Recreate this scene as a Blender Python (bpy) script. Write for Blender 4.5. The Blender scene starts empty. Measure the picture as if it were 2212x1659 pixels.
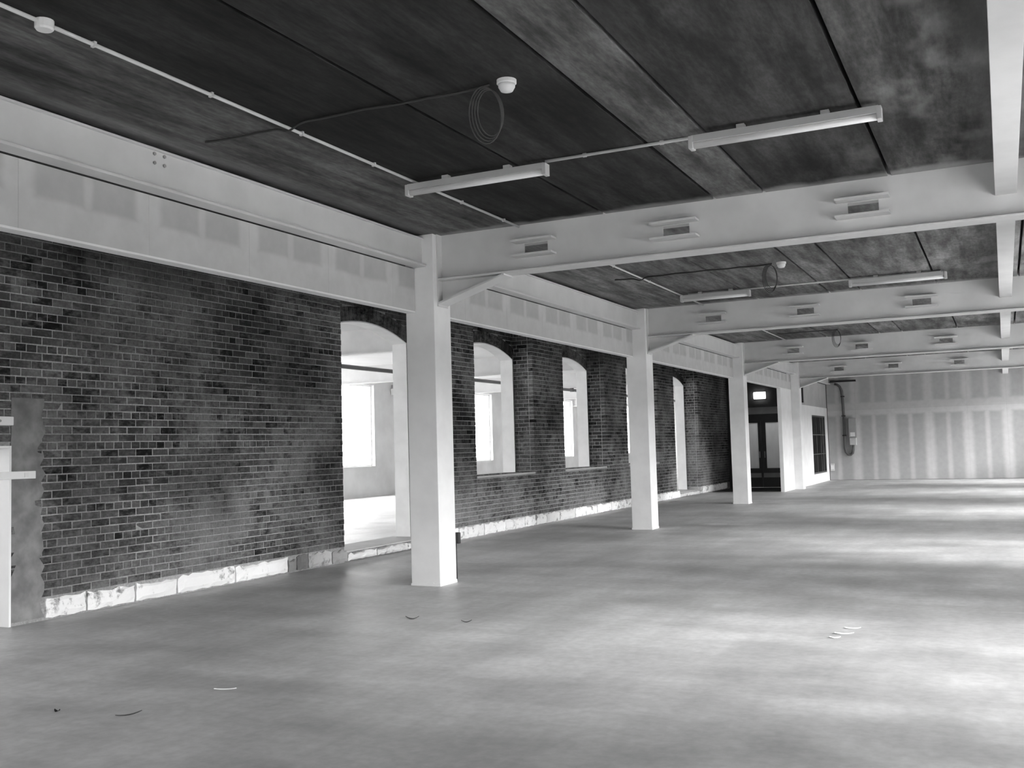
import bpy, math, random
from mathutils import Vector, Matrix, noise
random.seed(7)
S = bpy.context.scene
COL = S.collection

# ------------------------------------------------------------------ camera
F_PX, CAM_H = 2187.0, 1.45
yaw, pit, rol = (math.radians(a) for a in (25.85, 3.66, -1.58))
fwd = Vector((-math.sin(yaw)*math.cos(pit), math.cos(yaw)*math.cos(pit), math.sin(pit)))
rgt = Vector((math.cos(yaw), math.sin(yaw), 0))
upv = rgt.cross(fwd)
rgt, upv = math.cos(rol)*rgt + math.sin(rol)*upv, -math.sin(rol)*rgt + math.cos(rol)*upv
cam_d = bpy.data.cameras.new('camera')
cam_d.sensor_fit = 'HORIZONTAL'; cam_d.sensor_width = 36.0
cam_d.lens = F_PX/2212.0*36.0
cam_d.clip_start = 0.05; cam_d.clip_end = 500
cam = bpy.data.objects.new('camera', cam_d); COL.objects.link(cam)
m = Matrix((rgt, upv, -fwd)).transposed().to_4x4(); m.translation = (0, 0, CAM_H)
cam.matrix_world = m
S.camera = cam

# ------------------------------------------------------------------ sky and exposure
SKY = 22.0
W = bpy.data.worlds.new('overcast_sky'); S.world = W; W.use_nodes = True
nt = W.node_tree; nt.nodes.clear()
o_ = nt.nodes.new('ShaderNodeOutputWorld'); bg = nt.nodes.new('ShaderNodeBackground')
tc = nt.nodes.new('ShaderNodeTexCoord'); sx = nt.nodes.new('ShaderNodeSeparateXYZ')
mx = nt.nodes.new('ShaderNodeMath'); mx.operation = 'MAXIMUM'; mx.inputs[1].default_value = 0.0
ml = nt.nodes.new('ShaderNodeMath'); ml.operation = 'MULTIPLY_ADD'      # thin bright overcast
ml.inputs[1].default_value = SKY*.25; ml.inputs[2].default_value = SKY*.75
nt.links.new(tc.outputs['Generated'], sx.inputs[0]); nt.links.new(sx.outputs['Z'], mx.inputs[0])
nt.links.new(mx.outputs[0], ml.inputs[0]); nt.links.new(ml.outputs[0], bg.inputs['Strength'])
bg.inputs['Color'].default_value = (1, 1, 1, 1)
nt.links.new(bg.outputs[0], o_.inputs[0])
# hazy low sun glowing through the thin cloud, from the window side and slightly behind the camera
SUN_AZ, SUN_EL, SUN_SIZE, SUN_E = math.radians(-7), math.radians(11), math.radians(50), 21.0
sd = bpy.data.lights.new('hazy_sun', 'SUN'); sd.energy = SUN_E; sd.angle = SUN_SIZE
so = bpy.data.objects.new('hazy_sun', sd); COL.objects.link(so); so.location = (20, -6, 12)
so.rotation_euler = Vector((math.cos(SUN_EL)*math.cos(SUN_AZ), math.cos(SUN_EL)*math.sin(SUN_AZ), math.sin(SUN_EL))).to_track_quat('Z', 'Y').to_euler()
S.view_settings.view_transform = 'Standard'; S.view_settings.look = 'None'
S.view_settings.exposure = -0.1; S.view_settings.gamma = 1.0
S.view_settings.use_curve_mapping = False
S.cycles.diffuse_bounces = 6; S.cycles.max_bounces = 12

# ------------------------------------------------------------------ materials
def new_mat(name):
    mt = bpy.data.materials.new(name); mt.use_nodes = True
    t = mt.node_tree; t.nodes.clear()
    out = t.nodes.new('ShaderNodeOutputMaterial'); b = t.nodes.new('ShaderNodeBsdfPrincipled')
    t.links.new(b.outputs[0], out.inputs[0])
    return mt, t, b
class N:
    """tiny node helper"""
    def __init__(s, t): s.t = t
    def val(s, v, sock):
        if hasattr(v, 'is_output'): s.t.links.new(v, sock)
        else: sock.default_value = v
    def math(s, op, a, b=0.0, c=0.0, clamp=False):
        n = s.t.nodes.new('ShaderNodeMath'); n.operation = op; n.use_clamp = clamp
        for v, k in ((a, 0), (b, 1), (c, 2)): s.val(v, n.inputs[k])
        return n.outputs[0]
    def ramp(s, v, lo, hi, a=0.0, b=1.0):
        n = s.t.nodes.new('ShaderNodeMapRange'); n.interpolation_type = 'SMOOTHSTEP'
        s.val(v, n.inputs[0])
        for k, x in zip((1, 2, 3, 4), (lo, hi, a, b)): s.val(x, n.inputs[k])
        return n.outputs[0]
    def mix(s, f, a, b): return s.math('ADD', s.math('MULTIPLY', a, s.math('SUBTRACT', 1.0, f)), s.math('MULTIPLY', b, f))
    def coord(s, kind='pos', scale=(1, 1, 1)):
        if kind == 'pos': c = s.t.nodes.new('ShaderNodeNewGeometry').outputs['Position']
        else: c = s.t.nodes.new('ShaderNodeTexCoord').outputs['Object']
        mp = s.t.nodes.new('ShaderNodeMapping'); mp.inputs['Scale'].default_value = scale
        s.t.links.new(c, mp.inputs[0]); return mp.outputs[0]
    def noise(s, vec, scale, detail=3.0, rough=0.55):
        n = s.t.nodes.new('ShaderNodeTexNoise'); n.inputs['Scale'].default_value = scale
        n.inputs['Detail'].default_value = detail; n.inputs['Roughness'].default_value = rough
        s.t.links.new(vec, n.inputs['Vector']); return n.outputs['Fac']
    def sep(s, vec):
        n = s.t.nodes.new('ShaderNodeSeparateXYZ'); s.t.links.new(vec, n.inputs[0]); return n.outputs
    def grey(s, v, b):
        n = s.t.nodes.new('ShaderNodeCombineColor')
        for k in range(3): s.val(v, n.inputs[k])
        s.t.links.new(n.outputs[0], b.inputs['Base Color'])
    def bump(s, v, b, strength, dist):
        n = s.t.nodes.new('ShaderNodeBump'); n.inputs['Strength'].default_value = strength
        n.inputs['Distance'].default_value = dist
        s.t.links.new(v, n.inputs['Height']); s.t.links.new(n.outputs[0], b.inputs['Normal'])

def plain(name, v, var=0.1, scale=4.0, rough=0.6, spec=0.5, stretch=(1, 1, 1), bump=0.0):
    mt, t, b = new_mat(name); n = N(t)
    c = n.coord('pos', stretch)
    f = n.noise(c, scale, 4)
    n.grey(n.math('MULTIPLY', n.ramp(f, 0.25, 0.75, 1-var, 1+var), v), b)
    b.inputs['Roughness'].default_value = rough; b.inputs['Specular IOR Level'].default_value = spec
    if bump: n.bump(n.noise(c, scale*8, 3), b, bump, 0.004)
    return mt

M = {}
def make_frost():
    mt, t, b = new_mat('obscured_glass'); n = N(t)
    out = [q for q in t.nodes if q.type == 'OUTPUT_MATERIAL'][0]
    n.grey(n.ramp(n.noise(n.coord('pos', (1, 1, .3)), 6, 3), .25, .75, .55, .75), b)
    b.inputs['Roughness'].default_value = .35
    tl = t.nodes.new('ShaderNodeBsdfTranslucent'); tl.inputs[0].default_value = (.85, .85, .85, 1)
    mxs = t.nodes.new('ShaderNodeMixShader'); mxs.inputs[0].default_value = .6
    t.links.new(b.outputs[0], mxs.inputs[1]); t.links.new(tl.outputs[0], mxs.inputs[2]); t.links.new(mxs.outputs[0], out.inputs[0])
    return mt
M['steel'] = plain('white_painted_steel', 0.62, 0.06, 2.5, 0.55, 0.3)
M['casing'] = plain('white_painted_casing', 0.82, 0.05, 3.0, 0.6, 0.3)
M['white_paint'] = plain('white_wall_paint', 0.8, 0.04, 3.0, 0.6, 0.3)
M['reveal'] = plain('white_plaster_reveal', 0.82, 0.06, 3.0, 0.8, 0.2)
M['fitting'] = plain('off_white_enamel', 0.55, 0.04, 6.0, 0.4, 0.4)
M['plastic'] = plain('white_plastic', 0.75, 0.03, 6.0, 0.4, 0.4)
M['conduit'] = plain('pale_conduit', 0.6, 0.05, 6.0, 0.5, 0.3)
M['dark_cable'] = plain('dark_cable', 0.03, 0.1, 8.0, 0.6)
M['grey_cable'] = plain('grey_cable', 0.10, 0.1, 8.0, 0.6)
M['coil_cable'] = plain('dull_grey_cable', 0.07, 0.1, 8.0, 0.7)
M['black'] = plain('black_plastic', 0.012, 0.1, 8.0, 0.5)
M['dark_timber'] = plain('black_painted_timber', 0.014, 0.3, 5.0, 0.45)
M['grey_timber'] = plain('grey_painted_timber', 0.09, 0.2, 5.0, 0.6)
M['dark_wall'] = plain('dark_painted_wall', 0.03, 0.25, 3.0, 0.8)
M['frost'] = make_frost()
M['render_grey'] = plain('grey_render_patch', 0.21, 0.3, 5.0, 0.95, 0.2, (1, 1, 1), .4)
M['transom'] = plain('grey_transom_panel', 0.3, 0.1, 4.0, 0.6)
M['box_grey'] = plain('grey_metal_enclosure', 0.32, 0.06, 6.0, 0.5)
M['box_pale'] = plain('pale_metal_enclosure', 0.55, 0.06, 6.0, 0.5)
M['outside'] = plain('outside_ground', 0.42, 0.2, 0.2, 0.9)
M['facade'] = plain('neighbour_render', 0.25, 0.15, 0.3, 0.9)
M['slab'] = plain('bare_slab', 0.1, 0.2, 1.0, 0.9)
M['pale_ceiling'] = plain('pale_painted_ceiling', 0.7, 0.05, 1.0, 0.8)
M['pale_wall'] = plain('pale_rendered_wall', 0.55, 0.1, 1.2, 0.85)
M['pipe'] = plain('grey_pipe', 0.12, 0.1, 3.0, 0.5)
M['scrap'] = plain('pale_scrap', 0.85, 0.05, 8.0, 0.8)
M['leaf'] = plain('dry_leaf', 0.05, 0.2, 20.0, 0.8)
M['mat'] = plain('dark_entrance_mat', 0.02, 0.2, 20.0, 0.95)

def make_floor_mat():
    mt, t, b = new_mat('power_floated_concrete'); n = N(t)
    p = n.coord('pos'); q = n.coord('pos', (0.35, 1.0, 1)); r = n.coord('pos', (1.0, 0.28, 1))
    a = n.noise(p, 0.35, 3); c = n.noise(q, 1.6, 5, 0.6); d = n.noise(r, 2.2, 5, 0.6); e = n.noise(p, 14, 4, 0.6)
    v = n.math('MULTIPLY', n.ramp(a, .3, .7, .86, 1.12), n.ramp(c, .28, .72, .8, 1.14))
    v = n.math('MULTIPLY', v, n.ramp(d, .28, .72, .86, 1.1))
    v = n.math('MULTIPLY', v, n.ramp(e, .25, .75, .9, 1.09))
    st = n.ramp(n.noise(n.coord('pos', (.6, 1.5, 1)), 1.1, 2), .66, .75)            # a few dark stains
    v = n.mix(n.math('MULTIPLY', st, .25), v, .6)
    n.grey(n.math('MULTIPLY', v, FLOOR_V), b)
    n.val(n.ramp(c, .2, .8, .42, .6), b.inputs['Roughness']); b.inputs['Specular IOR Level'].default_value = 0.45
    n.bump(n.noise(p, 3.0, 3), b, .06, .01)
    return mt
FLOOR_V = 0.49
M['floor'] = make_floor_mat()

def make_plank_mat():
    """precast ceiling plank: shade of its own (object colour), grain along y, white overspray beside the painted beams"""
    mt, t, b = new_mat('precast_plank'); n = N(t)
    oi = t.nodes.new('ShaderNodeObjectInfo')
    sh = t.nodes.new('ShaderNodeSeparateColor'); t.links.new(oi.outputs['Color'], sh.inputs[0])
    p = n.coord('pos'); X, Y, Z = n.sep(p)
    g = n.noise(n.coord('pos', (1, .12, 1)), 7.0, 5, .65); k = n.noise(n.coord('pos', (1, .45, 1)), 1.3, 4, .6)
    fine = n.noise(n.coord('pos', (1, .3, 1)), 30, 3, .7)
    v = n.math('MULTIPLY', sh.outputs[0], n.ramp(g, .28, .72, .5, 1.7))
    v = n.math('MULTIPLY', v, n.ramp(k, .3, .7, .68, 1.4))
    v = n.math('MULTIPLY', v, n.ramp(fine, .2, .8, .72, 1.3))
    w1 = n.noise(p, 1.7, 3)                                                         # blotches of old limewash on the pale planks
    bl = n.math('MULTIPLY', n.ramp(n.noise(n.coord('pos', (1.3, .6, 1)), 1.6, 3, .5), .5, .68), n.ramp(X, -1.3, -.5))
    v = n.math('ADD', v, n.math('MULTIPLY', bl, .13))
    fr = n.math('FRACT', n.math('DIVIDE', n.math('SUBTRACT', Y, 9.68-72.5), 7.25))
    dist = n.math('MULTIPLY', n.math('MINIMUM', fr, n.math('SUBTRACT', 1.0, fr)), 7.25)
    dist = n.math('ADD', dist, n.math('MULTIPLY', n.math('SUBTRACT', w1, .5), .45))
    dx = n.math('MINIMUM', n.math('ABSOLUTE', n.math('SUBTRACT', X, -5.66)), n.math('ABSOLUTE', n.math('SUBTRACT', X, .115)))
    dx = n.math('ADD', dx, n.math('MULTIPLY', n.math('SUBTRACT', w1, .5), .3))
    sp = n.math('MAXIMUM', n.ramp(dist, .02, .22, 1, 0), n.math('MULTIPLY', n.ramp(dx, .08, .34, 1, 0), .35))
    n.grey(n.mix(n.math('MULTIPLY', sp, .6), v, .42), b)
    b.inputs['Roughness'].default_value = .85; b.inputs['Specular IOR Level'].default_value = .2
    n.bump(fine, b, .15, .004)
    return mt
M['plank'] = make_plank_mat()

def make_board_mat(name, half, dark, light, zsplit, wide, narrow, soft=.04):
    """plasterboard with feathered joint filler at its edges, a filled screw line up the middle and a filled band"""
    mt, t, b = new_mat(name); n = N(t)
    c = n.coord('obj'); U, V, Wz = n.sep(c)
    w = n.math('MULTIPLY', n.math('SUBTRACT', n.noise(n.coord('pos'), 2.5, 3), .5), .07)
    au = n.math('ABSOLUTE', U)
    au2 = n.math('ADD', au, w)
    e = n.ramp(au2, half-wide-soft, half-wide+soft)
    mid = n.math('MULTIPLY', n.ramp(n.math('ADD', au, n.math('MULTIPLY', w, .5)), narrow-soft*.6, narrow+soft*.6, 1, 0), .75)
    zz = n.math('ADD', Wz, n.math('MULTIPLY', w, .6))
    lo, hi = zsplit
    bot = n.ramp(zz, lo-soft*.7, lo+soft*.7, 1, 0); top = n.ramp(zz, hi-soft*.7, hi+soft*.7)
    f = n.math('MAXIMUM', n.math('MAXIMUM', e, mid), n.math('MAXIMUM', bot, top))
    fine = n.ramp(n.noise(n.coord('pos'), 6, 4), .25, .75, .95, 1.05)
    n.grey(n.math('MULTIPLY', n.mix(f, dark, light), fine), b)
    b.inputs['Roughness'].default_value = .8; b.inputs['Specular IOR Level'].default_value = .2
    return mt
M['board_bulkhead'] = make_board_mat('plasterboard_bulkhead', .567, .43, .54, (-.0, 9), .12, .04)
M['board_low'] = make_board_mat('plasterboard_lower', .61, .37, .53, (-9, 1.05), .15, .07, .09)
M['board_up'] = make_board_mat('plasterboard_upper', .61, .37, .48, (-.42, 9), .15, .07, .09)
M['board_plain'] = plain('bare_plasterboard', .42, .08, 2.0, .85, .2)

def make_brick_mat(kind):
    """kind: 'object' shade from the object colour, 'mesh' from the per-brick attribute, 'mortar' the bed itself"""
    mt, t, b = new_mat('brick_' + kind); n = N(t)
    p = n.coord('pos'); X, Y, Z = n.sep(p)
    if kind == 'object':
        oi = t.nodes.new('ShaderNodeObjectInfo'); sc = t.nodes.new('ShaderNodeSeparateColor')
        t.links.new(oi.outputs['Color'], sc.inputs[0]); v = sc.outputs[0]
    elif kind == 'mesh':
        at = t.nodes.new('ShaderNodeAttribute'); at.attribute_name = 'shade'; v = at.outputs['Fac']
    else: v = .42
    fine = n.noise(p, 38, 4, .7); v = n.math('MULTIPLY', v, n.ramp(fine, .2, .8, .7, 1.3))
    a = n.noise(n.coord('pos', (1, .8, 1.3)), .9, 3, .55); c = n.noise(p, 3.4, 4, .65); d = n.noise(n.coord('pos', (1, 1, 2.2)), 11, 4, .65)
    sm = n.math('ADD', n.math('ADD', n.math('MULTIPLY', a, .5), n.math('MULTIPLY', c, .35)), n.math('MULTIPLY', d, .45))
    sm = n.math('ADD', sm, n.ramp(Z, 1.2, .2, 0, .05))                              # more render smeared over the foot of the wall
    f = n.ramp(sm, .545, .81, 0, .8 if kind != 'mortar' else .45)
    v = n.mix(f, v, n.ramp(fine, .2, .8, .18, .27))
    soot = n.ramp(n.noise(n.coord('pos', (1, .6, .9)), .8, 3, .6), .35, .62, .55, 1.15)
    pale = n.math('MULTIPLY', n.ramp(n.noise(p, 1.9, 4, .7), .68, .76), .5)
    v = n.math('MULTIPLY', v, soot)
    v = n.mix(pale, v, .2)
    n.grey(v, b)
    b.inputs['Roughness'].default_value = .92; b.inputs['Specular IOR Level'].default_value = .15
    n.bump(fine, b, .5, .006)
    return mt
for k in ('object', 'mesh', 'mortar'): M['brick_'+k] = make_brick_mat(k)

def make_stone_mat():
    mt, t, b = new_mat('whitewashed_stone'); n = N(t)
    oi = t.nodes.new('ShaderNodeObjectInfo'); sc = t.nodes.new('ShaderNodeSeparateColor')
    t.links.new(oi.outputs['Color'], sc.inputs[0])
    p = n.coord('pos'); a = n.noise(p, 9, 5, .7); c = n.noise(p, 3.5, 3, .6)
    f = n.ramp(n.math('ADD', n.math('MULTIPLY', a, .6), n.math('MULTIPLY', c, .5)), .58, .7)
    n.grey(n.mix(f, sc.outputs[0], .22), b); b.inputs['Roughness'].default_value = .85
    n.bump(a, b, .5, .01)
    return mt
M['stone'] = make_stone_mat()

def make_pane_mat(name, refl, tint):
    mt, t, b = new_mat(name); t.nodes.remove(b)
    out = [q for q in t.nodes if q.type == 'OUTPUT_MATERIAL'][0]
    tr = t.nodes.new('ShaderNodeBsdfTransparent'); tr.inputs[0].default_value = (tint, tint, tint, 1)
    gl = t.nodes.new('ShaderNodeBsdfGlossy'); gl.inputs['Roughness'].default_value = .02
    mxs = t.nodes.new('ShaderNodeMixShader'); mxs.inputs[0].default_value = refl
    t.links.new(tr.outputs[0], mxs.inputs[1]); t.links.new(gl.outputs[0], mxs.inputs[2]); t.links.new(mxs.outputs[0], out.inputs[0])
    return mt
M['pane'] = make_pane_mat('clear_window_pane', .06, .95)

def make_emit(name, s):
    mt, t, b = new_mat(name)
    b.inputs['Base Color'].default_value = (1, 1, 1, 1)
    b.inputs['Emission Color'].default_value = (1, 1, 1, 1); b.inputs['Emission Strength'].default_value = s
    return mt
M['lit'] = make_emit('lit_lamp_glass', 9.0)
M['added_pane_glow'] = make_emit('added_pane_lamp_glass', 120.0)  # glow of the unseen lamp added behind the door panes

# ------------------------------------------------------------------ mesh helpers
class MB:
    def __init__(s): s.v = []; s.f = []; s.sh = []
    def add(s, v, f, shade=None):
        k = len(s.v); s.v += [tuple(q) for q in v]; s.f += [tuple(i+k for i in q) for q in f]
        if shade is not None: s.sh += [shade]*len(v)
    def box(s, x0, x1, y0, y1, z0, z1, shade=None):
        v = [(x, y, z) for x in (x0, x1) for y in (y0, y1) for z in (z0, z1)]
        s.add(v, [(0, 1, 3, 2), (4, 6, 7, 5), (0, 4, 5, 1), (2, 3, 7, 6), (0, 2, 6, 4), (1, 5, 7, 3)], shade); return s
    def prism(s, poly, a, ax0, ax1):
        """poly: 2D points extruded along axis a"""
        n = len(poly)
        def P(p, t): return {'x': (t, p[0], p[1]), 'y': (p[0], t, p[1]), 'z': (p[0], p[1], t)}[a]
        v = [P(p, ax0) for p in poly]+[P(p, ax1) for p in poly]
        f = [tuple(range(n))[::-1], tuple(range(n, 2*n))]+[(i, (i+1) % n, n+(i+1) % n, n+i) for i in range(n)]
        s.add(v, f); return s
    def tube(s, path, r, n=8, closed=False):
        P = [Vector(p) for p in path]; rings = []; up = Vector((.13, .37, .92)).normalized()
        for i, p in enumerate(P):
            a = P[i-1] if (i or closed) else P[0]; b = P[(i+1) % len(P)] if (i < len(P)-1 or closed) else P[-1]
            d = (b-a).normalized(); u = d.cross(up)
            if u.length < 1e-3: u = d.cross(Vector((1, 0, 0)))
            u.normalize(); w = d.cross(u)
            rings.append([p+(u*math.cos(t)+w*math.sin(t))*r for t in (2*math.pi*k/n for k in range(n))])
        v = [q for rg in rings for q in rg]; f = []; m_ = len(P)
        for i in range(m_ if closed else m_-1):
            j = (i+1) % m_
            f += [(i*n+k, i*n+(k+1) % n, j*n+(k+1) % n, j*n+k) for k in range(n)]
        if not closed: f += [tuple(range(n))[::-1], tuple((m_-1)*n+k for k in range(n))]
        s.add(v, f); return s
    def lathe(s, prof, cx, cy, n=20):
        """prof: (radius, z) from top to bottom"""
        v = []; f = []
        for r, z in prof: v += [(cx+r*math.cos(2*math.pi*k/n), cy+r*math.sin(2*math.pi*k/n), z) for k in range(n)]
        for i in range(len(prof)-1): f += [(i*n+k, i*n+(k+1) % n, (i+1)*n+(k+1) % n, (i+1)*n+k) for k in range(n)]
        f += [tuple(range(n)), tuple((len(prof)-1)*n+k for k in range(n))[::-1]]
        s.add(v, f); return s
    def mesh(s, name, mat):
        me = bpy.data.meshes.new(name); me.from_pydata(s.v, [], s.f)
        if s.sh and len(s.sh) == len(s.v):
            at = me.attributes.new('shade', 'FLOAT', 'POINT'); at.data.foreach_set('value', s.sh)
        if mat: me.materials.append(M[mat] if isinstance(mat, str) else mat)
        me.update(); me.validate(); return me
    def build(s, name, mat, parent=None, smooth=False, bevel=0.0):
        me = s.mesh(name, mat)
        import bmesh
        bm = bmesh.new(); bm.from_mesh(me)
        bmesh.ops.recalc_face_normals(bm, faces=bm.faces)
        if bevel: bmesh.ops.bevel(bm, geom=list(bm.edges), offset=bevel, segments=2, affect='EDGES', profile=.5)
        bm.to_mesh(me); bm.free()
        if smooth:
            for p in me.polygons: p.use_smooth = True
        return link(me, name, parent)
def link(me, name, parent=None, loc=None):
    o = bpy.data.objects.new(name, me); COL.objects.link(o)
    if loc: o.location = loc
    if parent: o.parent = parent; o.matrix_parent_inverse = Matrix.Translation(-Vector(parent.location))
    return o
def thing(name, label, cat, loc, group=None):
    o = bpy.data.objects.new(name, None); COL.objects.link(o); o.location = loc; o.empty_display_size = .1
    return tag(o, label, cat, group)
def tag(o, label, cat, group=None):
    o['label'] = label; o['category'] = cat
    if group: o['group'] = group
    return o
def struct(o, label=None):
    o['kind'] = 'structure'
    if label: o['label'] = label
    return o
def tint(o, v): o.color = (v, v, v, 1)

# ------------------------------------------------------------------ key dimensions (metres)
XC, CW = -5.70, 0.36                       # column line, column width
YC = [9.68+7.25*k for k in range(4)]       # four columns
YB = [2.43]+YC                             # beams of the frame (the first behind the camera)
ZC = 3.83                                  # underside of the planks
YFAR, YNEAR = 38.0, -5.0
XW, XR = -8.0, -8.4                        # brick piers, recessed brick panels
XBACK = -8.64
XRIGHT = 1.8                               # window wall on the right
XL = -18.9                                 # outer wall of the room beyond

# ------------------------------------------------------------------ floor, ground outside
fl = struct(MB().box(-19.2, 2.5, -5.2, 56, -.25, 0).build('floor', 'floor'), 'smooth grey concrete floor with faint scuffs and streaks')
g = struct(MB().box(-120, 120, -90, 150, -.9, -.6).build('ground', 'outside'), 'open ground outside the windows')
nb = thing('neighbouring_building', 'long low rendered building standing across the yard outside', 'building', (34, 20, -.6))
MB().box(32, 40, -70, 120, -.6, 3.6).build('wall', 'facade', nb)
MB().prism([(31.5, 3.6), (40.5, 3.6), (36, 5.4)], 'y', -70, 120).build('roof', 'slab', nb)

# ------------------------------------------------------------------ ceiling of precast planks
ce = struct(MB().box(-8.68, 2.5, -5.2, 38.3, 3.99, 4.15).build('ceiling', 'slab'), 'dark ceiling of precast concrete planks')
XJ = [-8.64, -6.9, -5.75, -4.59, -3.58, -2.43, -1.95, -.82, .3, 1.8]
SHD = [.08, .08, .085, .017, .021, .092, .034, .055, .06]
YJ = [YNEAR]+YB+[YFAR]
for b_ in range(len(YJ)-1):
    for i in range(len(XJ)-1):
        x0, x1 = XJ[i]+.015, XJ[i+1]-.015; y0, y1 = YJ[b_]+.006, YJ[b_+1]-.006
        c = .003
        pm = MB()
        poly = [(x0, 3.985), (x0, ZC+c), (x0+c, ZC), (x1-c, ZC), (x1, ZC+c), (x1, 3.985)]
        pm.prism(poly, 'y', y0, y1)
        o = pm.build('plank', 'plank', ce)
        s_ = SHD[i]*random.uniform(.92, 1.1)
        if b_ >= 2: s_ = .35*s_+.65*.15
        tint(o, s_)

# ------------------------------------------------------------------ transverse steel beams
ordn = ['nearest', 'second', 'third', 'farthest']
ZF, FW, FT, WT = 3.315, .11, .022, .014     # flange underside, half width, thickness, web
HOLES = (-4.36, -2.83, -1.06)
for k, y in enumerate(YC):
    t = thing('steel_beam', ['nearest deep white cross beam with three rectangular web holes, meeting the nearest column',
                             'second deep white cross beam from the camera, behind the nearest one',
                             'third deep white cross beam from the camera',
                             'farthest white cross beam, in front of the boarded end wall'][k], 'beam', (XC+CW/2, y, ZF), 'cross beams of the ceiling')
    w = MB(); xs = XC+CW/2+.012; hz0, hz1, hw = 3.505, 3.625, .135
    cuts = [xs]+[c for h in HOLES for c in (h-hw, h+hw)]+[XRIGHT]
    for i in range(len(cuts)-1):
        if i % 2 == 0: w.box(cuts[i], cuts[i+1], y-WT/2, y+WT/2, ZF+FT, ZC+.1)
        else:
            w.box(cuts[i], cuts[i+1], y-WT/2, y+WT/2, ZF+FT, hz0); w.box(cuts[i], cuts[i+1], y-WT/2, y+WT/2, hz1, ZC+.1)
    w.build('web', 'steel', t)
    MB().box(xs, XRIGHT, y-FW, y+FW, ZF, ZF+FT).build('bottom_flange', 'steel', t, bevel=.003)
    for h in HOLES:
        for z in (hz0-.03, hz1+.006):
            MB().box(h-.235, h+.235, y-.15, y+.15, z, z+.022).build('stiffener_plate', 'steel', t, bevel=.002)
    hb = MB().prism([(xs, ZF), (xs, 3.075), (-4.72, ZF)], 'y', y-WT/2, y+WT/2).build('haunch_web', 'steel', t)
    MB().prism([(xs, 3.075), (-4.70, ZF+.004), (-4.70, ZF-.016), (xs, 3.053)], 'y', y-FW, y+FW).build('haunch_flange', 'steel', t)
    MB().box(XC+CW/2+.001, xs, y-FW, y+FW, 3.03, ZC-.003).build('end_plate', 'steel', t)

# ------------------------------------------------------------------ boxed columns
clab = ['nearest square white column, standing before the arched doorway', 'second square white column from the camera, between brick window bays',
        'third square white column, left of the dark lobby opening', 'farthest square white column, beside the white-framed window']
for k, y in enumerate(YC):
    t = thing('column', clab[k], 'column', (XC, y, 0), 'boxed columns along the brick aisle')
    h_ = CW/2
    MB().box(XC-h_, XC+h_, y-h_, y+h_, .012, ZC-.004).build('casing', 'casing', t, bevel=.006)
    ft = MB()
    for i in range(9):                      # ragged filler at the foot
        a = XC-h_-.004+(CW+.008)*i/9; ft.box(a, a+(CW+.008)/9, y-h_-.005, y+h_+.005, 0, .022+.018*random.random())
    ft.build('foot_filler', 'reveal', t)

# ------------------------------------------------------------------ edge beams over the column line, bulkheads below them
spans = [(YNEAR, YC[0])]+[(YC[i], YC[i+1]) for i in range(3)]+[(YC[3], YFAR)]
elab = ['white edge beam over the nearest bulkhead, at upper left', 'white edge beam between the nearest and second columns',
        'white edge beam between the second and third columns', 'white edge beam between the third and farthest columns',
        'white edge beam stub over the white-framed window by the end wall']
blab = ['nearest taped plasterboard bulkhead under the edge beam, left of the nearest column', 'taped plasterboard bulkhead between the nearest and second columns',
        'taped plasterboard bulkhead between the second and third columns', 'taped plasterboard bulkhead above the dark lobby opening']
for k, (a, b_) in enumerate(spans):
    y0 = a+(CW/2+.002 if k else 0); y1 = b_-(CW/2+.002 if k < 4 else 0)
    t = thing('edge_beam', elab[k], 'beam', (XC, y0, 3.465), 'edge beams along the column line')
    MB().box(-5.69, -5.66, y0, y1, 3.483, 3.77).build('web', 'steel', t)
    MB().box(-5.75, -5.60, y0, y1, 3.465, 3.487).build('bottom_flange', 'steel', t, bevel=.003)
    MB().box(-5.73, -5.635, y0, y1, 3.768, 3.784).build('top_flange', 'steel', t)
    MB().box(-5.76, -5.745, y0, y1, 3.49, ZC-.004).build('back_packing', 'dark_wall', t)
    if k == 0:
        for (yy, zz) in ((5.60, 3.745), (5.70, 3.745), (5.60, 3.675), (5.70, 3.675)):
            MB().tube([(-5.661, yy, zz), (-5.648, yy, zz)], .014, 6).build('bolt', 'box_grey', t)
    if k < 4:
        zb0 = 2.975 if k == 0 else 2.99
        core = struct(MB().box(-5.86, -5.7725, y0, y1, zb0+.012, 3.455).build('trim_%d' % (k+1), 'slab'), blab[k])
        bw = 1.135; j = 0; yy = b_-.63 if k == 0 else b_-.6
        edges = []
        q = yy
        while q > y0: edges.append(q); q -= bw
        edges = [y0]+edges[::-1]+[y1]
        for i in range(len(edges)-1):
            e0, e1 = edges[i], edges[i+1]
            if e1-e0 < .05: continue
            cy = (e0+e1)/2
            if e1-e0 < bw-.02: cy = (e1-bw/2) if i == 0 else (e0+bw/2)
            hb = MB().box(-.0125, 0, e0-cy+.0008, e1-cy-.0008, zb0-3.23, 3.455-3.23)
            o = hb.build('plasterboard', 'board_bulkhead')
            o.location = (-5.76, cy, 3.23); o.rotation_euler = (0, 0, 0); o.parent = core
        MB().box(-5.87, -5.757, y0, y1, zb0-.004, zb0+.012).build('corner_bead', 'casing', core)
# the filler pattern runs along y: swap the axes the board material reads
for nm in ('plasterboard_bulkhead',):
    t = bpy.data.materials[nm].node_tree
    for nd in t.nodes:
        if nd.type == 'MAPPING' and nd.inputs[0].links and nd.inputs[0].links[0].from_node.type == 'TEX_COORD':
            nd.inputs['Rotation'].default_value = (0, 0, math.pi/2)

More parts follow.
